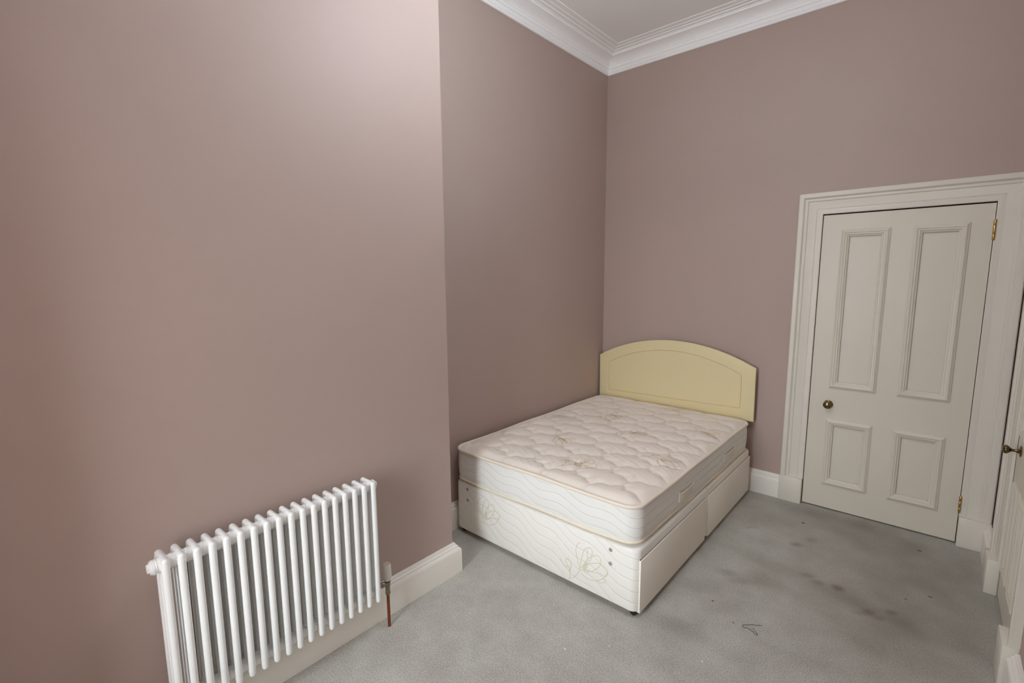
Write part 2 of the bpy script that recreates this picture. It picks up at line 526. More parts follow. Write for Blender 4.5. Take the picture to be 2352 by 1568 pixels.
# door casings
AR = [(0, 0), (0, .013), (.004, .016), (.030, .0175), (.034, .0165), (.038, .019), (.080, .023), (.086, .0245), (.092, .030), (.100, .0315), (.106, .030), (.110, .034),
      (.116, .041), (.126, .0435), (.140, .0425), (.145, .038), (.145, 0)]
AR = [(a, b) for a, b in AR]
def casing(name, path, n, label, thick=1.0):
    t = tag(obj(name, sweep(path, n, [(a, b * thick) for a, b in AR], name=name), M_CASING, smooth=22), label, 'door casing', kind='structure')
    return t
PZ = 0.186
c1 = casing('trim_7', [(XD0, 0, PZ), (XD0, 0, HD), (XD1, 0, HD), (XD1, 0, PZ)], (0, -1, 0), 'white moulded casing around the panelled door in the far wall')
c2 = casing('trim_8', [(W, Y2A, PZ), (W, Y2A, HD2), (W, Y2B, HD2), (W, Y2B, PZ)], (-1, 0, 0), 'white moulded casing around the second door at the right edge', .80)
def plinth(lo, hi, parent):
    bm = bmesh.new()
    add_box(bm, lo, hi, .004, 2)
    o = obj('plinth_block', bm_mesh('plinth_block', bm), M_CASING, parent, smooth=40)
plinth((XD0 - .150, -.047, 0), (XD0 - .001, 0, PZ + .004), c1)
plinth((XD1 + .001, -.047, 0), (min(XD1 + .150, W - .002), 0, PZ + .004), c1)
plinth((W - .052, Y2A + .001, 0), (W, Y2A + .155, PZ + .004), c2)
plinth((W - .052, Y2B - .155, 0), (W, Y2B - .001, PZ + .004), c2)

# ------------------------------------------------------------------ doors
BOL = [(-.004, 0), (-.004, .006), (0, .0075), (.004, .010), (.008, .0145), (.013, .0165), (.018, .0155), (.022, .012), (.026, .011), (.030, .011), (.033, .008), (.036, .0045), (.040, .0035), (.044, .0), (.044, -.006), (-.004, -.006)]
def make_door(name, origin, xdir, n, w, h, panels, label):
    """origin = bottom left corner of the face seen from the room; xdir = to the right; n = towards the room"""
    xd, nn = Vector(xdir), Vector(n)
    P = lambda u, z, p=0.0: Vector(origin) + xd * u + Vector((0, 0, z)) + nn * p
    # leaf with four openings
    us = sorted({0, w} | {a for q in panels for a in q[:2]})
    zs = sorted({0.004, h} | {a for q in panels for a in q[2:]})
    bm = bmesh.new()
    for i in range(len(us) - 1):
        for j in range(len(zs) - 1):
            u, z = (us[i] + us[i + 1]) / 2, (zs[j] + zs[j + 1]) / 2
            if any(q[0] < u < q[1] and q[2] < z < q[3] for q in panels):
                continue
            c = [P(us[i], zs[j]), P(us[i + 1], zs[j]), P(us[i + 1], zs[j + 1]), P(us[i], zs[j + 1])]
            f = [bm.verts.new(v) for v in c]
            b = [bm.verts.new(v - nn * .042) for v in c]
            bm.faces.new(f); bm.faces.new(b[::-1])
            for k in range(4):
                bm.faces.new((f[k], f[(k + 1) % 4], b[(k + 1) % 4], b[k]))
    bmesh.ops.remove_doubles(bm, verts=bm.verts, dist=1e-5)
    inner = [f for f in bm.faces if all(len([g for g in ed.link_faces]) > 2 for ed in f.edges)]
    bm.normal_update()
    # drop the coincident inner walls between leaf cells
    seen = {}
    for f in list(bm.faces):
        k = tuple(sorted(v.index for v in f.verts))
        seen.setdefault(tuple(sorted((round(f.calc_center_median().x, 4), round(f.calc_center_median().y, 4), round(f.calc_center_median().z, 4)))), []).append(f)
    dead = [f for g in seen.values() if len(g) > 1 for f in g]
    if dead:
        bmesh.ops.delete(bm, geom=dead, context='FACES')
    d = obj(name, bm_mesh(name, bm), M_DOOR)
    tag(d, label, 'door', kind='structure')
    for q in panels:
        bm = bmesh.new()
        c = [P(q[0] + .001, q[2] + .001, -.010), P(q[1] - .001, q[2] + .001, -.010), P(q[1] - .001, q[3] - .001, -.010), P(q[0] + .001, q[3] - .001, -.010)]
        f = [bm.verts.new(v) for v in c]; b = [bm.verts.new(v - nn * .012) for v in c]
        bm.faces.new(f); bm.faces.new(b[::-1])
        for k in range(4): bm.faces.new((f[k], f[(k + 1) % 4], b[(k + 1) % 4], b[k]))
        pn = obj('door_panel', bm_mesh('door_panel', bm), M_DOOR, d)
        # bolection moulding, offset inward from the outline; path runs so that n x d points into the panel
        path = [P(q[0], q[2]), P(q[1], q[2]), P(q[1], q[3]), P(q[0], q[3])]
        d0 = (path[1] - path[0]).normalized()
        if nn.cross(d0).z < 0: path = path[::-1]
        obj('panel_moulding', sweep(path, n, BOL, closed=True, name='panel_moulding'), M_DOOR, pn, smooth=25)
    return d, P

w1 = XD1 - XD0 - .008
pan = [(u0 - XD0 - .004, u1 - XD0 - .004, z0, z1) for u0, u1 in ((1.838, 2.096), (2.213, 2.466)) for z0, z1 in ((.182, .660), (.893, 1.981))]
door1, P1 = make_door('door_1', (XD0 + .004, -.004, .006), (1, 0, 0), (0, -1, 0), w1 + .001, HD - .014, pan, 'white four panelled door with a round brass knob in the far wall')
w2 = (Y2A - Y2B) - .008
pan2 = [(u0, u1, z0, z1) for u0, u1 in ((.092, .272), (.346, .526)) for z0, z1 in ((.182, .660), (.893, 1.981))]
door2, P2 = make_door('door_2', (W + .002, Y2A - .004, .010), (0, -1, 0), (-1, 0, 0), w2, HD2 - .016, pan2, 'white panelled door with a dark knob, seen edge on at the right')

def knob(parent, base, n, m, big):
    """round knob on a rosette; big = the bun shape of the near door"""
    bm = bmesh.new()
    lathe(bm, [(.0, 0), (.027, 0), (.028, .003), (.025, .006), (.017, .008), (0, .008)], base, n, 28)
    ro = obj('rosette', bm_mesh('rosette', bm), m, None, smooth=40)
    bm = bmesh.new()
    if big:
        pr = [(.0, .006), (.013, .008), (.009, .014), (.0065, .022), (.0065, .030), (.010, .036), (.017, .043), (.0215, .050), (.0215, .056), (.017, .062), (.008, .065), (0, .0655)]
    else:
        pr = [(.0, .006), (.014, .008), (.0115, .014), (.0115, .022), (.018, .026), (.0255, .033), (.0275, .040), (.0255, .047), (.0195, .053), (.010, .0565), (.004, .057), (0, .0575)]
    lathe(bm, pr, base, n, 28)
    k = obj('knob', bm_mesh('knob', bm), m, parent, smooth=40)
    ro.parent = k
    k['label'] = 'round brass door knob' if not big else 'dark metal door knob with a waisted neck'
knob(door1, P1(1.838 - XD0 - .002, .772), (0, -1, 0), M_DARKBRASS, False)
knob(door2, P2(.115, .822), (-1, 0, 0), M_DARKBRASS, True)
for z0, z1 in ((1.883, 1.996), (.212, .316)):
    bm = bmesh.new()
    lathe(bm, [(0, z0 - .004), (.004, z0 - .003), (.0065, z0), (.0065, z0 + .03), (.0058, z0 + .031), (.0065, z0 + .032), (.0065, z1 - .032), (.0058, z1 - .031), (.0065, z1 - .03), (.0065, z1), (.004, z1 + .003), (0, z1 + .004)],
          (XD1 - .001, -.0205, 0), (0, 0, 1), 14)
    add_box(bm, (XD1 - .004, -.020, z0), (XD1 + .001, .01, z1))
    obj('hinge', bm_mesh('hinge', bm), M_HINGE, door1, smooth=40)['label'] = 'brass butt hinge'

# ------------------------------------------------------------------ column radiator
RY0, RP, NR = -3.6345, .046, 18
RXM, RSP, RR = .4725, .0405, .0125
RZ0, RZ1 = .1865, .7795
rad = empty('column_radiator', (RXM, RY0 + RP * (NR - 1) / 2, RZ0))
tag(rad, 'white tubular column radiator hung on the mauve wall', 'radiator')
def rad_section():
    bm = bmesh.new()
    H = RZ1 - RZ0
    for k in (-1, 0, 1):
        capsule(bm, (k * RSP, 0, RR + .002), (k * RSP, 0, H - RR), RR * (1.0 if k else .96), 16, 4)
    for z, sg in ((H - RR, -1), (RR + .012, 1)):
        capsule(bm, (-RSP, 0, z), (RSP, 0, z), RR, 16, 4)
        # flared web around the hub
        r = bmesh.ops.create_uvsphere(bm, u_segments=20, v_segments=12, radius=1.0)
        for v in r['verts']:
            v.co = Vector((v.co.x * .050, v.co.y * .0165, v.co.z * .031 + z + sg * .018))
        lathe(bm, [(0, -.0231), (.0240, -.0231), (.0250, -.0222), (.0250, -.0195), (.0238, -.0185), (.0243, -.014), (.0275, -.006), (.0275, .006), (.0243, .014), (.0238, .0185), (.0250, .0195), (.0250, .0222), (.0240, .0231), (0, .0231)],
              (.009, 0, z + sg * .017), (0, 1, 0), 24)
    return bm_mesh('section', bm)
sec = rad_section()
for i in range(NR):
    s = obj('section', sec, M_RAD, rad, smooth=50 if i == 0 else None)
    s.location = (0, RP * (i - (NR - 1) / 2), 0)
yl, yr = -RP * (NR - 1) / 2 - .0232, RP * (NR - 1) / 2 + .0232
zt, zb = RZ1 - RZ0 - RR - .020, RR + .032
def plug(y, z, s, m=M_RAD, nm='end_plug'):
    bm = bmesh.new()
    lathe(bm, [(0, 0), (.0245, 0), (.0255, .002), (.0255, .007), (.0235, .0075), (.0235, .011), (.0215, .0115), (.0215, .014), (0, .014)], (.009, y, z + .002), (0, s, 0), 24)
    lathe(bm, [(0, .012), (.0165, .012), (.0165, .021), (.014, .022), (0, .022)], (.009, y, z + .002), (0, s, 0), 6)
    obj(nm, bm_mesh(nm, bm), m, rad, smooth=35)
plug(yl, zt, -1); plug(yl, zb, -1)
bm = bmesh.new()
lathe(bm, [(0, 0), (.0185, 0), (.0185, .006), (.0165, .0075), (.0165, .011), (.010, .013), (.010, .019), (0, .019)], (0, yr, zt), (0, 1, 0), 24)
obj('end_plug', bm_mesh('end_plug', bm), M_RAD, rad, smooth=35)
bm = bmesh.new()
lathe(bm, [(0, .018), (.0055, .018), (.0055, .025), (.003, .026), (0, .026)], (0, yr, zt), (0, 1, 0), 12)
obj('air_vent', bm_mesh('air_vent', bm), M_VALVE, rad, smooth=35)
for yy in (yl + .14, yr - .14):                                      # wall brackets
    bm = bmesh.new()
    add_box(bm, (D - RXM, yy - .012, zt - .05), (-RSP + .004, yy + .012, zt - .02), .002)
    obj('wall_bracket', bm_mesh('wall_bracket', bm), M_RAD, rad)

# thermostatic valve with its copper feed pipe
VX, VY = .4735, -2.775
val = empty('radiator_valve', (VX, VY, 0))
tag(val, 'white capped radiator valve on a copper pipe at the radiator end', 'valve')
bm = bmesh.new()
lathe(bm, [(0, .244), (.0150, .244), (.0170, .247), (.0200, .256), (.0210, .264), (.0205, .292), (.0195, .2925), (.0195, .2945), (.0203, .295), (.0185, .322), (.0165, .328), (0, .328)], (0, 0, 0), (0, 0, 1), 28)
hd = obj('valve_head', bm_mesh('valve_head', bm), M_TRV, val, smooth=30)
bm = bmesh.new()
lathe(bm, [(0, .3275), (.0155, .3275), (.0145, .330), (0, .331)], (0, 0, 0), (0, 0, 1), 28)
obj('cap_disc', bm_mesh('cap_disc', bm), M_TRVTOP, hd, smooth=30)
bm = bmesh.new()
lathe(bm, [(0, .190), (.0105, .190), (.0105, .205), (.012, .210), (.013, .225), (.0155, .239), (0, .239)], (0, 0, 0), (0, 0, 1), 20)
lathe(bm, [(0, 0), (.0105, 0), (.0105, .018), (.0135, .019), (.0135, .034), (.011, .035), (.011, .062), (0, .062)], (0, 0, zb + RZ0), (0, -1, 0), 16)
obj('valve_body', bm_mesh('valve_body', bm), M_VALVE, val, smooth=35)
bm = bmesh.new()
lathe(bm, [(0, .172), (.0120, .172), (.0130, .174), (.0130, .188), (.0120, .190), (0, .190)], (0, 0, 0), (0, 0, 1), 6)
obj('compression_nut', bm_mesh('compression_nut', bm), M_VALVE, val)
bm = bmesh.new()
lathe(bm, [(0, 0), (.0075, 0), (.0075, .176), (0, .176)], (0, 0, 0), (0, 0, 1), 18)
obj('copper_pipe', bm_mesh('copper_pipe', bm), M_COPPER, val, smooth=40)['label'] = 'bare copper pipe'

# ------------------------------------------------------------------ divan bed
BX0, BX1, BY0, BY1 = .0535, 1.3757, -1.9526, -.0911
BZ0, BZ1 = .030, .3617
YS = -1.012
bed = empty('divan_bed', ((BX0 + BX1) / 2, (BY0 + BY1) / 2, 0))
tag(bed, 'white fabric divan bed base with drawers and an arched cream headboard', 'bed')
BL = Vector(bed.location)

def rrect(x0, x1, y0, y1, r, n=8, only=None):
    """rounded rectangle outline, counter-clockwise; only = set of corners (sw, se, ne, nw) that are rounded"""
    pts = []
    for nm, cx, cy, a0 in (('sw', x0 + r, y0 + r, math.pi), ('se', x1 - r, y0 + r, 1.5 * math.pi), ('ne', x1 - r, y1 - r, 0), ('nw', x0 + r, y1 - r, .5 * math.pi)):
        rr = r if only is None or nm in only else .004
        ccx = x0 + rr if nm[1] == 'w' else x1 - rr
        ccy = y0 + rr if nm[0] == 's' else y1 - rr
        for k in range(n + 1):
            a = a0 + math.pi / 2 * k / n
            pts.append((ccx + rr * math.cos(a), ccy + rr * math.sin(a)))
    return pts

def prism(name, outline_of, levels, off):
    """stack of outlines: levels = (z, inset)"""
    V, F = [], []
    n = None
    for z, ins in levels:
        o = outline_of(ins)
        n = len(o)
        V += [(x - off[0], y - off[1], z) for x, y in o]
    for i in range(len(levels) - 1):
        for k in range(n):
            F.append((i * n + k, i * n + (k + 1) % n, (i + 1) * n + (k + 1) % n, (i + 1) * n + k))
    F.append(tuple(range(n))[::-1])
    F.append(tuple((len(levels) - 1) * n + k for k in range(n)))
    return mesh(name, V, F)

XB = BX1 - .006
LV = [(BZ0, .006), (BZ0 + .004, .002), (BZ0 + .010, 0), (BZ1 - .016, 0), (BZ1 - .006, .003), (BZ1 - .002, .008), (BZ1, .016)]
foot = obj('base_section', prism('base_section', lambda i: rrect(BX0 + i, XB - i, BY0 + i, YS - .0015, .040, 8, {'sw', 'se'}), LV, BL), M_BASEF, bed, smooth=40)
foot['label'] = 'foot half of the divan base with wavy stitching'
head = obj('base_section', prism('base_section', lambda i: rrect(BX0 + i, XB - i, YS + .0015, BY1 - i, .040, 8, {'ne', 'nw'}), LV, BL), M_BASE, bed, smooth=40)
def drawer(y0, y1, z1):
    bm = bmesh.new()
    add_box(bm, (XB - .012 - BL.x, y0 - BL.y, BZ0 - .004), (BX1 + .001 - BL.x, y1 - BL.y, z1), .0025, 2)
    return obj('drawer_front', bm_mesh('drawer_front', bm), M_BASE, bed, smooth=40)
drawer(BY0 + .024, YS - .028, .306)
drawer(YS + .022, BY1 - .012, .306)
# shade of the gap above each drawer, painted as a thin dark strip
for y0, y1 in ((BY0 + .026, YS - .028), (YS + .022, BY1 - .014)):
    bm = bmesh.new()
    add_box(bm, (XB - .010 - BL.x, y0 - BL.y, .306), (XB + .0006 - BL.x, y1 - BL.y, .3095))
    obj('drawer_gap_shade', bm_mesh('drawer_gap_shade', bm), M_TIMBER_SHADE, bed)
# highlight on the near edge of the first drawer, painted as a pale bead
bm = bmesh.new()
capsule(bm, (BX1 - .001 - BL.x, BY0 + .0235 - BL.y, BZ0), (BX1 - .001 - BL.x, BY0 + .0235 - BL.y, .305), .0016, 8, 2)
obj('drawer_edge_highlight', bm_mesh('drawer_edge_highlight', bm), M_STITCH_HIGHLIGHT, bed, smooth=60)
for x in (1.220, .167):
    for z in (.317, .242):
        if x < .5: z += .006
        bm = bmesh.new()
        lathe(bm, [(0, 0), (.0108, 0), (.0108, .001), (.0085, .0022), (0, .0014)], (x - BL.x, BY0 - BL.y - .0002, z), (0, -1, 0), 20)
        obj('vent_button', bm_mesh('vent_button', bm), M_VENT, bed, smooth=40)['label'] = 'small round grey vent'
for x, y in ((1.338, -1.920), (.095, -1.920), (1.338, -.13), (.095, -.13)):   # glides under the corners
    bm = bmesh.new()
    lathe(bm, [(0, .0), (.010, .0), (.018, .010), (.021, .020), (.021, .032), (0, .032)], (x - BL.x, y - BL.y, 0), (0, 0, 1), 18)
    obj('glide_foot', bm_mesh('glide_foot', bm), M_BLACK, bed, smooth=40)

# flower outlines on the cover
FLOW = {"A": [[0, 0], [-.02, .059], [-.029, .103], [-.02, .138], [-.003, .156]],
        "B": [[.001, .003], [.006, .06], [.022, .119], [.043, .142], [.064, .149], [.073, .13], [.068, .095], [.054, .061]],
        "C": [[.045, .133], [.042, .103], [.051, .069]],
        "D": [[.039, .069], [.059, .096], [.089, .118], [.116, .122], [.124, .099], [.117, .069], [.08, .029], [.04, .002]],
        "E": [[.018, .017], [.059, .058], [.109, .082], [.149, .077], [.166, .057], [.155, .029], [.11, .028], [.039, .01]],
        "F": [[.003, -.013], [.04, -.031], [.091, -.022], [.136, .007], [.167, .055]],
        "G": [[.101, -.016], [.126, -.019], [.151, -.003], [.153, .014]],
        "H": [[0, 0], [-.023, -.039], [-.05, -.071]], "I": [[-.113, -.111], [-.083, -.095], [-.066, -.08]],
        "J": [[-.068, -.106], [-.067, -.039], [-.084, -.001], [-.095, .018], [-.078, .033], [-.062, .022], [-.059, -.001], [-.069, -.04]],
        "K": [[-.075, -.018], [-.106, -.016], [-.122, -.002], [-.129, .015]]}
FILL = [(.004, .008), (.039, .069), (.064, .096), (.052, .05), (.039, .033), (.06, .047), (.029, .012), (.07, .027), (.032, .003)]
def flower(name, place, width, m, parent, keys=None, scale=1.0, rot=0.0, mirror=1, clip=None):
    """place(u, v) -> (x, y, z) local to parent on the cloth, with (0,0) at the flower's heart"""
    V, F = [], []
    c, s = math.cos(rot), math.sin(rot)
    tr = lambda p: ((p[0] * mirror * c - p[1] * s) * scale, (p[0] * mirror * s + p[1] * c) * scale)
    lay = [0]
    def strip(pts, wd):
        lay[0] += 1
        q = np.array([tr(p) for p in pts])
        t = np.gradient(q, axis=0)
        t /= np.linalg.norm(t, axis=1)[:, None] + 1e-9
        nn = np.stack([-t[:, 1], t[:, 0]], 1) * wd / 2
        run = None
        for a in range(len(q)):
            if clip and not clip(*q[a]):
                run = None
                continue
            i = len(V)
            V.append(place(*(q[a] + nn[a]), lay[0] * .00006)); V.append(place(*(q[a] - nn[a]), lay[0] * .00006))
            if run is not None:
                F.append((run, run + 1, i + 1, i))
            run = i
    for k, pts in FLOW.items():
        if keys and k not in keys: continue
        strip(catmull(pts, 7), width)
    for tri in (((.006, .012), (.036, .070), (.050, .048)), ((.012, .012), (.056, .046), (.030, .014)), ((.010, .006), (.066, .027), (.030, .003))):   # printed heart
        q = [tr(p) for p in tri]
        if clip and not all(clip(*p) for p in q): continue
        b = len(V)
        V.extend(place(*p) for p in q)
        F.append((b, b + 1, b + 2))
    # lift every piece by a hair so that crossing lines never share a plane
    return obj(name, mesh(name, V, F), m, parent)
flower('flower_motif', lambda u, v, k=0: (1.040 + u - BL.x, BY0 - BL.y - .0008 - k, .131 + v), .0036, M_PRINT, bed, clip=lambda u, v: .131 + v > BZ0 + .012)
flower('flower_motif', lambda u, v, k=0: (.309 + u - BL.x, BY0 - BL.y - .0008 - k, .164 + v), .0034, M_PRINT, bed, keys='ABDEF', scale=.9, rot=.15, clip=lambda u, v: .164 + v < BZ1 - .02)

# headboard
def headboard():
    cx, hwid = .6976, .6795
    yb, yf = -.062, -.080
    zc = .7
    def outline(hwd, zb_, drop, top, K=(14, 8, 40, 8)):
        R = (hwd ** 2 + drop ** 2) / (2 * drop)
        ze = top - drop
        pts = [(-hwd + 2 * hwd * i / K[0], zb_) for i in range(K[0])]
        pts += [(hwd, zb_ + (ze - zb_) * i / K[1]) for i in range(K[1])]
        th = math.asin(hwd / R)
        pts += [(R * math.sin(th - 2 * th * i / K[2]), top - R + R * math.cos(th - 2 * th * i / K[2])) for i in range(K[2])]
        pts += [(-hwd, ze + (zb_ - ze) * i / K[3]) for i in range(K[3])]
        return pts
    rings = [(outline(hwid, .556, .1755, 1.147), yb), (outline(hwid, .556, .1755, 1.147), yf + .004), (outline(hwid - .0012, .5572, .1752, 1.1458), yf + .0012), (outline(hwid - .004, .560, .175, 1.143), yf),
             (outline(.5830, .6460, .152, 1.062), yf), (outline(.5800, .6490, .151, 1.059), yf + .005), (outline(.5770, .6520, .150, 1.056), yf)]
    V, F = [], []
    n = len(rings[0][0])
    a = .020
    for o, y in rings:
        for x, z in o:
            V.append((cx + x * math.cos(a) - (z - zc) * math.sin(a) * .4 - BL.x, y - BL.y, zc + x * math.sin(a) + (z - zc)))
    for i in range(len(rings) - 1):
        for k in range(n):
            F.append((i * n + k, i * n + (k + 1) % n, (i + 1) * n + (k + 1) % n, (i + 1) * n + k))
    F.append(tuple(range(n))[::-1])
    F.append(tuple((len(rings) - 1) * n + k for k in range(n)))
    return mesh('headboard', V, F)
hb = obj('headboard', headboard(), M_HEAD, bed, smooth=30)
hb['label'] = 'arched cream headboard with a routed outline'
for x in (.42, .98):                                                 # struts that carry the headboard
    bm = bmesh.new()
    add_box(bm, (x - .025 - BL.x, -.061 - BL.y, .10), (x + .025 - BL.x, -.045 - BL.y, .80), .002)
    obj('headboard_strut', bm_mesh('headboard_strut', bm), M_TIMBER_SHADE, bed)

# ------------------------------------------------------------------ mattress
MX0, MX1, MY0, MY1 = .0470, 1.3540, -1.9480, -.1020
MZB, MZT = .3760, .5690
mat_o = empty('mattress', ((MX0 + MX1) / 2, (MY0 + MY1) / 2, BZ1))
tag(mat_o, 'bare white quilted mattress with ochre flower print on the divan base', 'mattress')
ML = Vector(mat_o.location)
MR = .075
def quilt_h(x, y):
    """height above the top seam of the quilted panel (world x, y arrays)"""
    ex = np.minimum(x - MX0, MX1 - x); ey = np.minimum(y - MY0, MY1 - y)
    a = np.clip(MR - ex, 0, None); b = np.clip(MR - ey, 0, None)
    e = np.where((a > 0) & (b > 0), MR - np.sqrt(a * a + b * b), np.minimum(ex, ey))
    e = np.clip(e, 0, None)
    crown = .026 * (1 - np.exp(-e / .045))
    wob = .010 * (np.sin(7.3 * x + 3.1 * y) + np.sin(-4.1 * x + 6.7 * y + 1.3))
    X = (x - .138) / .150 + wob
    Y = (y + 1.312) / .1465 + wob * .7
    u, v = (X + Y) / 2, (X - Y) / 2
    tri = lambda t: np.sin(2 * np.pi * t) + .28 * np.sin(6 * np.pi * t + .6)
    up_ = u + .105 * tri(v)
    vp = v + .105 * tri(u)
    du = np.abs(up_ - np.round(up_)) * .209
    dv = np.abs(vp - np.round(vp)) * .209
    d = np.minimum(du, dv)
    puff = 1 - np.exp(-(d / .021) ** 1.15)
    puff2 = np.sqrt(np.clip(np.minimum(du, dv) / .1045, 0, 1))
    env = np.clip(e / .05, 0, 1) ** .7
    h = crown + env * (.0110 * puff + .006 * puff2 - .005)
    w = np.sin((x * .55 + y * 1.0) * 150 + 2.5 * np.sin(9 * x) + 2 * np.sin(7 * y + x * 3))
    h += env * .0006 * w * np.clip(np.sin(5.1 * x + 2.2) * np.sin(4.3 * y + .7) + .55, 0, 1)
    return h
def mattress_top():
    ys = np.concatenate([MY0 + MR * (1 - np.cos(np.linspace(0, np.pi / 2, 16))), np.arange(MY0 + MR + .006, MY1 - MR - .003, .0055), MY1 - MR * (1 - np.cos(np.linspace(np.pi / 2, 0, 16)))])
    s = np.linspace(-1, 1, 241)
    cx, HX, cy, HY = (MX0 + MX1) / 2, (MX1 - MX0) / 2, (MY0 + MY1) / 2, (MY1 - MY0) / 2
    over = np.clip(np.abs(ys - cy) - (HY - MR), 0, MR)
    hx = HX - MR + np.sqrt(np.clip(MR ** 2 - over ** 2, 0, None))
    X = cx + hx[:, None] * s[None]
    Y = np.repeat(ys[:, None], len(s), 1)
    Z = MZT + quilt_h(X, Y)
    V = np.stack([X - ML.x, Y - ML.y, Z - ML.z], -1).reshape(-1, 3)
    nx, ny = len(s), len(ys)
    i = np.arange(ny - 1)[:, None] * nx + np.arange(nx - 1)[None]
    F = np.stack([i, i + 1, i + nx + 1, i + nx], -1).reshape(-1, 4)
    st = np.zeros(X.shape)
    for x, y, r, k in ((.30, -1.05, .10, .35), (.45, -.80, .16, .22), (.14, -1.80, .05, .35), (.22, -1.62, .06, .3), (.55, -.95, .12, .2), (.35, -.55, .12, .16), (.9, -.5, .2, .1)):
        st += k * np.exp(-(((X - x) / r) ** 2 + ((Y - y) / (r * .6)) ** 2))
    st *= .75 + .4 * np.sin(23 * X + 11 * Y) * np.sin(17 * Y - 13 * X)
    me = bpy.data.meshes.new('quilted_top')
    me.from_pydata(V.tolist(), [], F.tolist())
    at = me.attributes.new('stain', 'FLOAT', 'POINT')
    at.data.foreach_set('value', np.clip(st, 0, 1).reshape(-1).astype(np.float32))
    me.shade_smooth()
    return me
qt = obj('quilted_top', mattress_top(), M_QUILT, mat_o)
OUT = rrect(MX0, MX1, MY0, MY1, MR, 12)
def dense(o, step=.02):
    P = np.array(o + [o[0]])
    out = []
    for a, b in zip(P[:-1], P[1:]):
        n = max(1, int(np.linalg.norm(b - a) / step))
        for k in range(n): out.append(a + (b - a) * k / n)
    return np.array(out)
OD = dense(OUT)
ctr = np.array([(MX0 + MX1) / 2, (MY0 + MY1) / 2])
def bottom_z(q):
    """the underside is wavy and lifts a little at the near corner"""
    x, y = q[:, 0], q[:, 1]
    lift = .010 * np.clip((x - .75) / .6, 0, 1) * np.clip((-1.2 - y) / .75, 0, 1)
    dip = .0045 * np.sin(x * 9 + 1.2) * np.clip((-1.7 - y) / .2, 0, 1) + .003 * np.sin(y * 11)
    return MZB + lift + dip
def top_z(q):
    return MZT + .0025 * np.sin(q[:, 0] * 8 + 2) + .002 * np.sin(q[:, 1] * 9)
def side_wall():
    nrm = np.roll(OD, -1, 0) - np.roll(OD, 1, 0)
    nrm = np.stack([nrm[:, 1], -nrm[:, 0]], 1)
    nrm /= np.linalg.norm(nrm, axis=1)[:, None]
    zb_, zt_ = bottom_z(OD), top_z(OD)
    V, F = [], []
    K = 12
    n = len(OD)
    for k in range(K + 1):
        t = k / K
        bul = .009 * math.sin(math.pi * t) ** .6 - .002
        for a in range(n):
            V.append((OD[a, 0] + nrm[a, 0] * bul - ML.x, OD[a, 1] + nrm[a, 1] * bul - ML.y, zb_[a] + (zt_[a] - zb_[a]) * t - ML.z))
    for k in range(K):
        for a in range(n):
            b = (a + 1) % n
            F.append((k * n + a, k * n + b, (k + 1) * n + b, (k + 1) * n + a))
    F.append(tuple(range(n))[::-1])
    return mesh('side_border', V, F)
obj('side_border', side_wall(), M_BORDER, mat_o, smooth=50)
NRM = np.roll(OD, -1, 0) - np.roll(OD, 1, 0)
NRM = np.stack([NRM[:, 1], -NRM[:, 0]], 1) / np.linalg.norm(NRM, axis=1)[:, None]
QD = OD + NRM * .003
P3 = np.column_stack([QD[:, 0] - ML.x, QD[:, 1] - ML.y, top_z(OD) - ML.z + .001])
obj('edge_piping', tube_mesh('edge_piping', P3, .0100, 12), M_TAPE, mat_o, smooth=80)['label'] = 'cream taped upper edge'
P3 = np.column_stack([OD[:, 0] - ML.x, OD[:, 1] - ML.y, bottom_z(OD) - ML.z])
obj('edge_piping', tube_mesh('edge_piping', P3, .0068, 10), M_PIPING, mat_o, smooth=80)['label'] = 'cream piped lower edge'

def handle(y0, y1, z0, z1):
    h = empty('carry_handle', (MX1 + .0075 - ML.x, (y0 + y1) / 2 - ML.y, (z0 + z1) / 2 - ML.z))
    n = 14
    V, F = [], []
    hl, hz = (y1 - y0) / 2, (z1 - z0) / 2
    for i in range(n + 1):
        t = -1 + 2 * i / n
        b = .011 * (1 - t ** 4)
        for zz, xx in ((-hz, 0), (-hz, .003), (hz * .9, .004), (hz * .9, 0)):
            V.append((b + xx, t * hl, zz))
    for i in range(n):
        for k in range(4):
            F.append((i * 4 + k, i * 4 + (k + 1) % 4, i * 4 + 4 + (k + 1) % 4, i * 4 + 4 + k))
    F += [(0, 1, 2, 3), tuple(n * 4 + k for k in (3, 2, 1, 0))]
    o = obj('carry_handle', mesh('carry_handle', V, F), M_HANDLE, mat_o, smooth=40)
    o.location = h.location
    bpy.data.objects.remove(h)
    bm = bmesh.new()
    add_box(bm, (.000, -hl - .004, -hz - .006), (.0062, -hl + .0015, hz + .003), .001)
    add_box(bm, (.002, -hl + .024, -hz - .001), (.0066, -hl + .027, hz * .9), .0005)
    obj('handle_stitching', bm_mesh('handle_stitching', bm), M_STITCH_HIGHLIGHT, o)
handle(-1.449, -1.240, .434, .482)
handle(-.692, -.476, .437, .486)

def on_top(fx, fy):
    def f(u, v, k=0):
        x, y = fx + u, fy + v
        z = float(quilt_h(np.array([x]), np.array([y]))[0]) + MZT + .0012 + k
        return (x - ML.x, y - ML.y, z - ML.z)
    return f
inside = lambda fx, fy: (lambda u, v: MX0 + .03 < fx + u < MX1 - .012 and MY0 + .03 < fy + v < MY1 - .03)
for fx, fy, rot, mir in ((.846, -1.725, .15, 1), (.505, -1.39, -1.45, 1), (.83, -1.026, .15, 1), (.82, -.27, .15, 1), (1.189, -1.341, -.75, 1), (1.196, -.658, -.75, 1), (.50, -.70, -1.45, 1), (.16, -1.03, .15, 1)):
    flower('flower_motif', on_top(fx, fy), .0027, M_PRINTTOP, mat_o, scale=.72, rot=rot, mirror=mir, clip=inside(fx, fy))

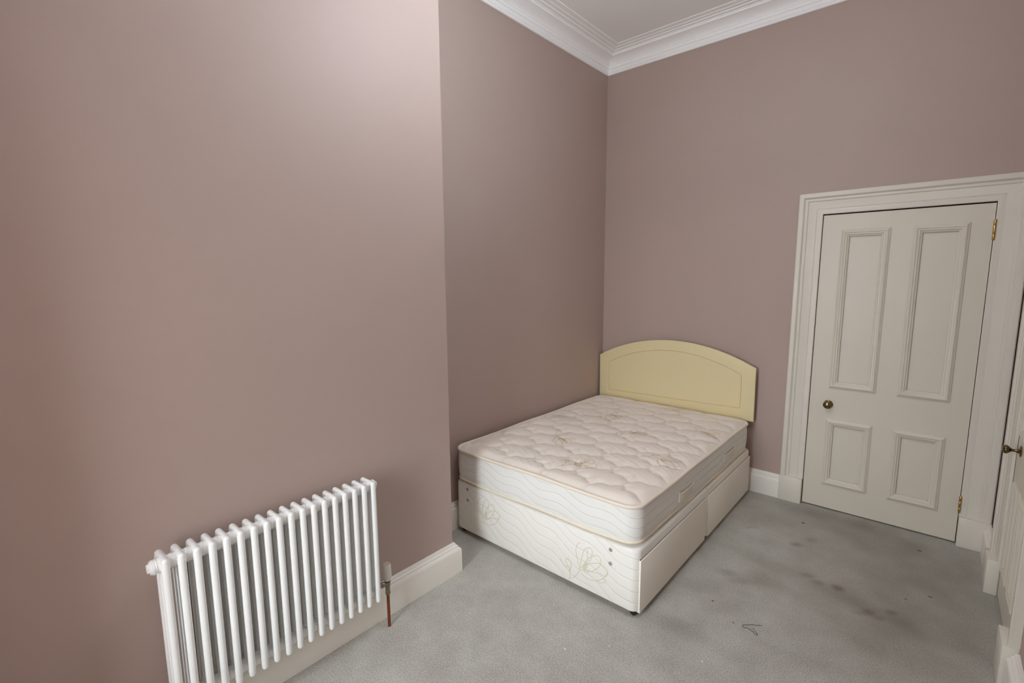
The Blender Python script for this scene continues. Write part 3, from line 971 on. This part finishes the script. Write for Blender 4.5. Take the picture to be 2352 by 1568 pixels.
# ------------------------------------------------------------------ added pendant lamp, unseen above the frame, to brighten upper walls, cornice and bed
LX, LY, LZ, LR = 1.38, -2.32, 3.05, .18
lamp = empty('added_pendant_lamp', (LX, LY, HC))
tag(lamp, 'added round white globe lamp, out of view, brightening the upper walls and bed top', 'lamp')
bm = bmesh.new()
lathe(bm, [(0, 0), (.05, 0), (.05, -.012), (.03, -.03), (.008, -.036), (0, -.036)], (0, 0, 0), (0, 0, 1), 24)
obj('added_rose', bm_mesh('added_rose', bm), M_CORN, lamp, smooth=40)
bm = bmesh.new()
lathe(bm, [(0, -.03), (.0035, -.03), (.0035, LZ + LR + .02 - HC), (0, LZ + LR + .02 - HC)], (0, 0, 0), (0, 0, 1), 8)
obj('added_cord', bm_mesh('added_cord', bm), M_SCRAP, lamp)
bm = bmesh.new()
lathe(bm, [(0, .05), (.02, .05), (.036, .03), (.04, -.008), (0, -.008)], (0, 0, LZ + LR - HC), (0, 0, 1), 20)
obj('added_holder', bm_mesh('added_holder', bm), M_CORN, lamp, smooth=40)
M_GLOBE = bpy.data.materials.new('added_lamp_glow')
M_GLOBE.use_nodes = True
gb = M_GLOBE.node_tree.nodes['Principled BSDF']
gb.inputs['Base Color'].default_value = (.8, .8, .8, 1)
gb.inputs['Emission Color'].default_value = (.91, 1.0, 1.11, 1)
gb.inputs['Emission Strength'].default_value = 33  # glow of the added lamp
bm = bmesh.new()
bmesh.ops.create_uvsphere(bm, u_segments=32, v_segments=20, radius=LR, matrix=Matrix.Translation((0, 0, LZ - HC)))
obj('added_globe', bm_mesh('added_globe', bm), M_GLOBE, lamp, smooth=60)

# ------------------------------------------------------------------ small things on the carpet
def scrap(name, x, y, lx, ly, rot, m, label, cat, group, h=.0022):
    bm = bmesh.new()
    n = 7
    top, bot = [], []
    for k in range(n):
        a = 2 * math.pi * k / n
        r = 1 + .35 * math.sin(2.3 * k + x * 40)
        px, py = lx * r * math.cos(a), ly * r * math.sin(a)
        top.append(bm.verts.new((px * .85, py * .85, h + .0012 * math.sin(k * 2.0))))
        bot.append(bm.verts.new((px, py, .0005)))
    bm.faces.new(top); bm.faces.new(bot[::-1])
    for k in range(n):
        bm.faces.new((bot[k], bot[(k + 1) % n], top[(k + 1) % n], top[k]))
    o = obj(name, bm_mesh(name, bm), m)
    o.location = (x, y, 0)
    o.rotation_euler = (0, 0, rot)
    return tag(o, label, cat, group)
WG, BG = 'white specks on the carpet', 'brown crumbs on the carpet'
scrap('paper_scrap', 1.210, -2.333, .0075, .0028, -.5, M_SCRAP, 'longest white speck on the carpet, in front of the bed foot', 'scrap', WG)
scrap('paper_scrap', 1.354, -2.184, .0042, .0022, -.6, M_SCRAP, 'white speck on the carpet just below the near bed corner', 'scrap', WG)
scrap('paper_scrap', 1.709, -1.996, .0042, .003, -.3, M_SCRAP, 'white speck on the carpet, nearest to the dark thread', 'scrap', WG)
scrap('paper_scrap', .994, -2.128, .003, .0022, .3, M_SCRAP, 'tiny white speck close to the front edge of the bed base', 'scrap', WG)
scrap('paper_scrap', .710, -2.455, .003, .0022, .3, M_SCRAP, 'tiny white speck between the radiator pipe and the bed', 'scrap', WG)
scrap('carpet_crumb', 1.796, -.343, .012, .007, .2, M_LEAF, 'orange brown crumb by the left edge of the panelled door', 'crumb', BG, .003)
scrap('carpet_crumb', 2.404, -.263, .010, .005, .3, M_LEAF, 'brown crumb before the hinge side of the panelled door', 'crumb', BG, .003)
scrap('carpet_crumb', 2.461, -.780, .009, .004, -.4, M_LEAF, 'dark crumb on the carpet beside the second door', 'crumb', BG, .003)
scrap('carpet_crumb', 2.363, -.886, .006, .003, -.3, M_LEAF, 'small dark crumb left of the one beside the second door', 'crumb', BG, .003)
scrap('carpet_crumb', 1.605, -1.559, .005, .004, .4, M_LEAF, 'small dark crumb near the drawer side of the bed', 'crumb', BG, .003)
scrap('carpet_crumb', 1.736, -1.655, .004, .0028, .4, M_LEAF, 'tiny dark crumb at the left of the curled thread', 'crumb', BG, .003)
TH = [(1.818, -1.633), (1.829, -1.643), (1.839, -1.655), (1.848, -1.661), (1.845, -1.672), (1.837, -1.671), (1.831, -1.661), (1.821, -1.659), (1.813, -1.653), (1.8, -1.65), (1.79, -1.657),
      (1.78, -1.656), (1.778, -1.642), (1.797, -1.625), (1.813, -1.608), (1.823, -1.606), (1.843, -1.59), (1.85, -1.589)]
tp = catmull([(x, y, .0022) for x, y in TH], 5)
tag(obj('loose_thread', tube_mesh('loose_thread', tp, .0009, 6, closed=False), M_THREAD, smooth=80), 'thin dark curled thread lying on the carpet', 'thread')
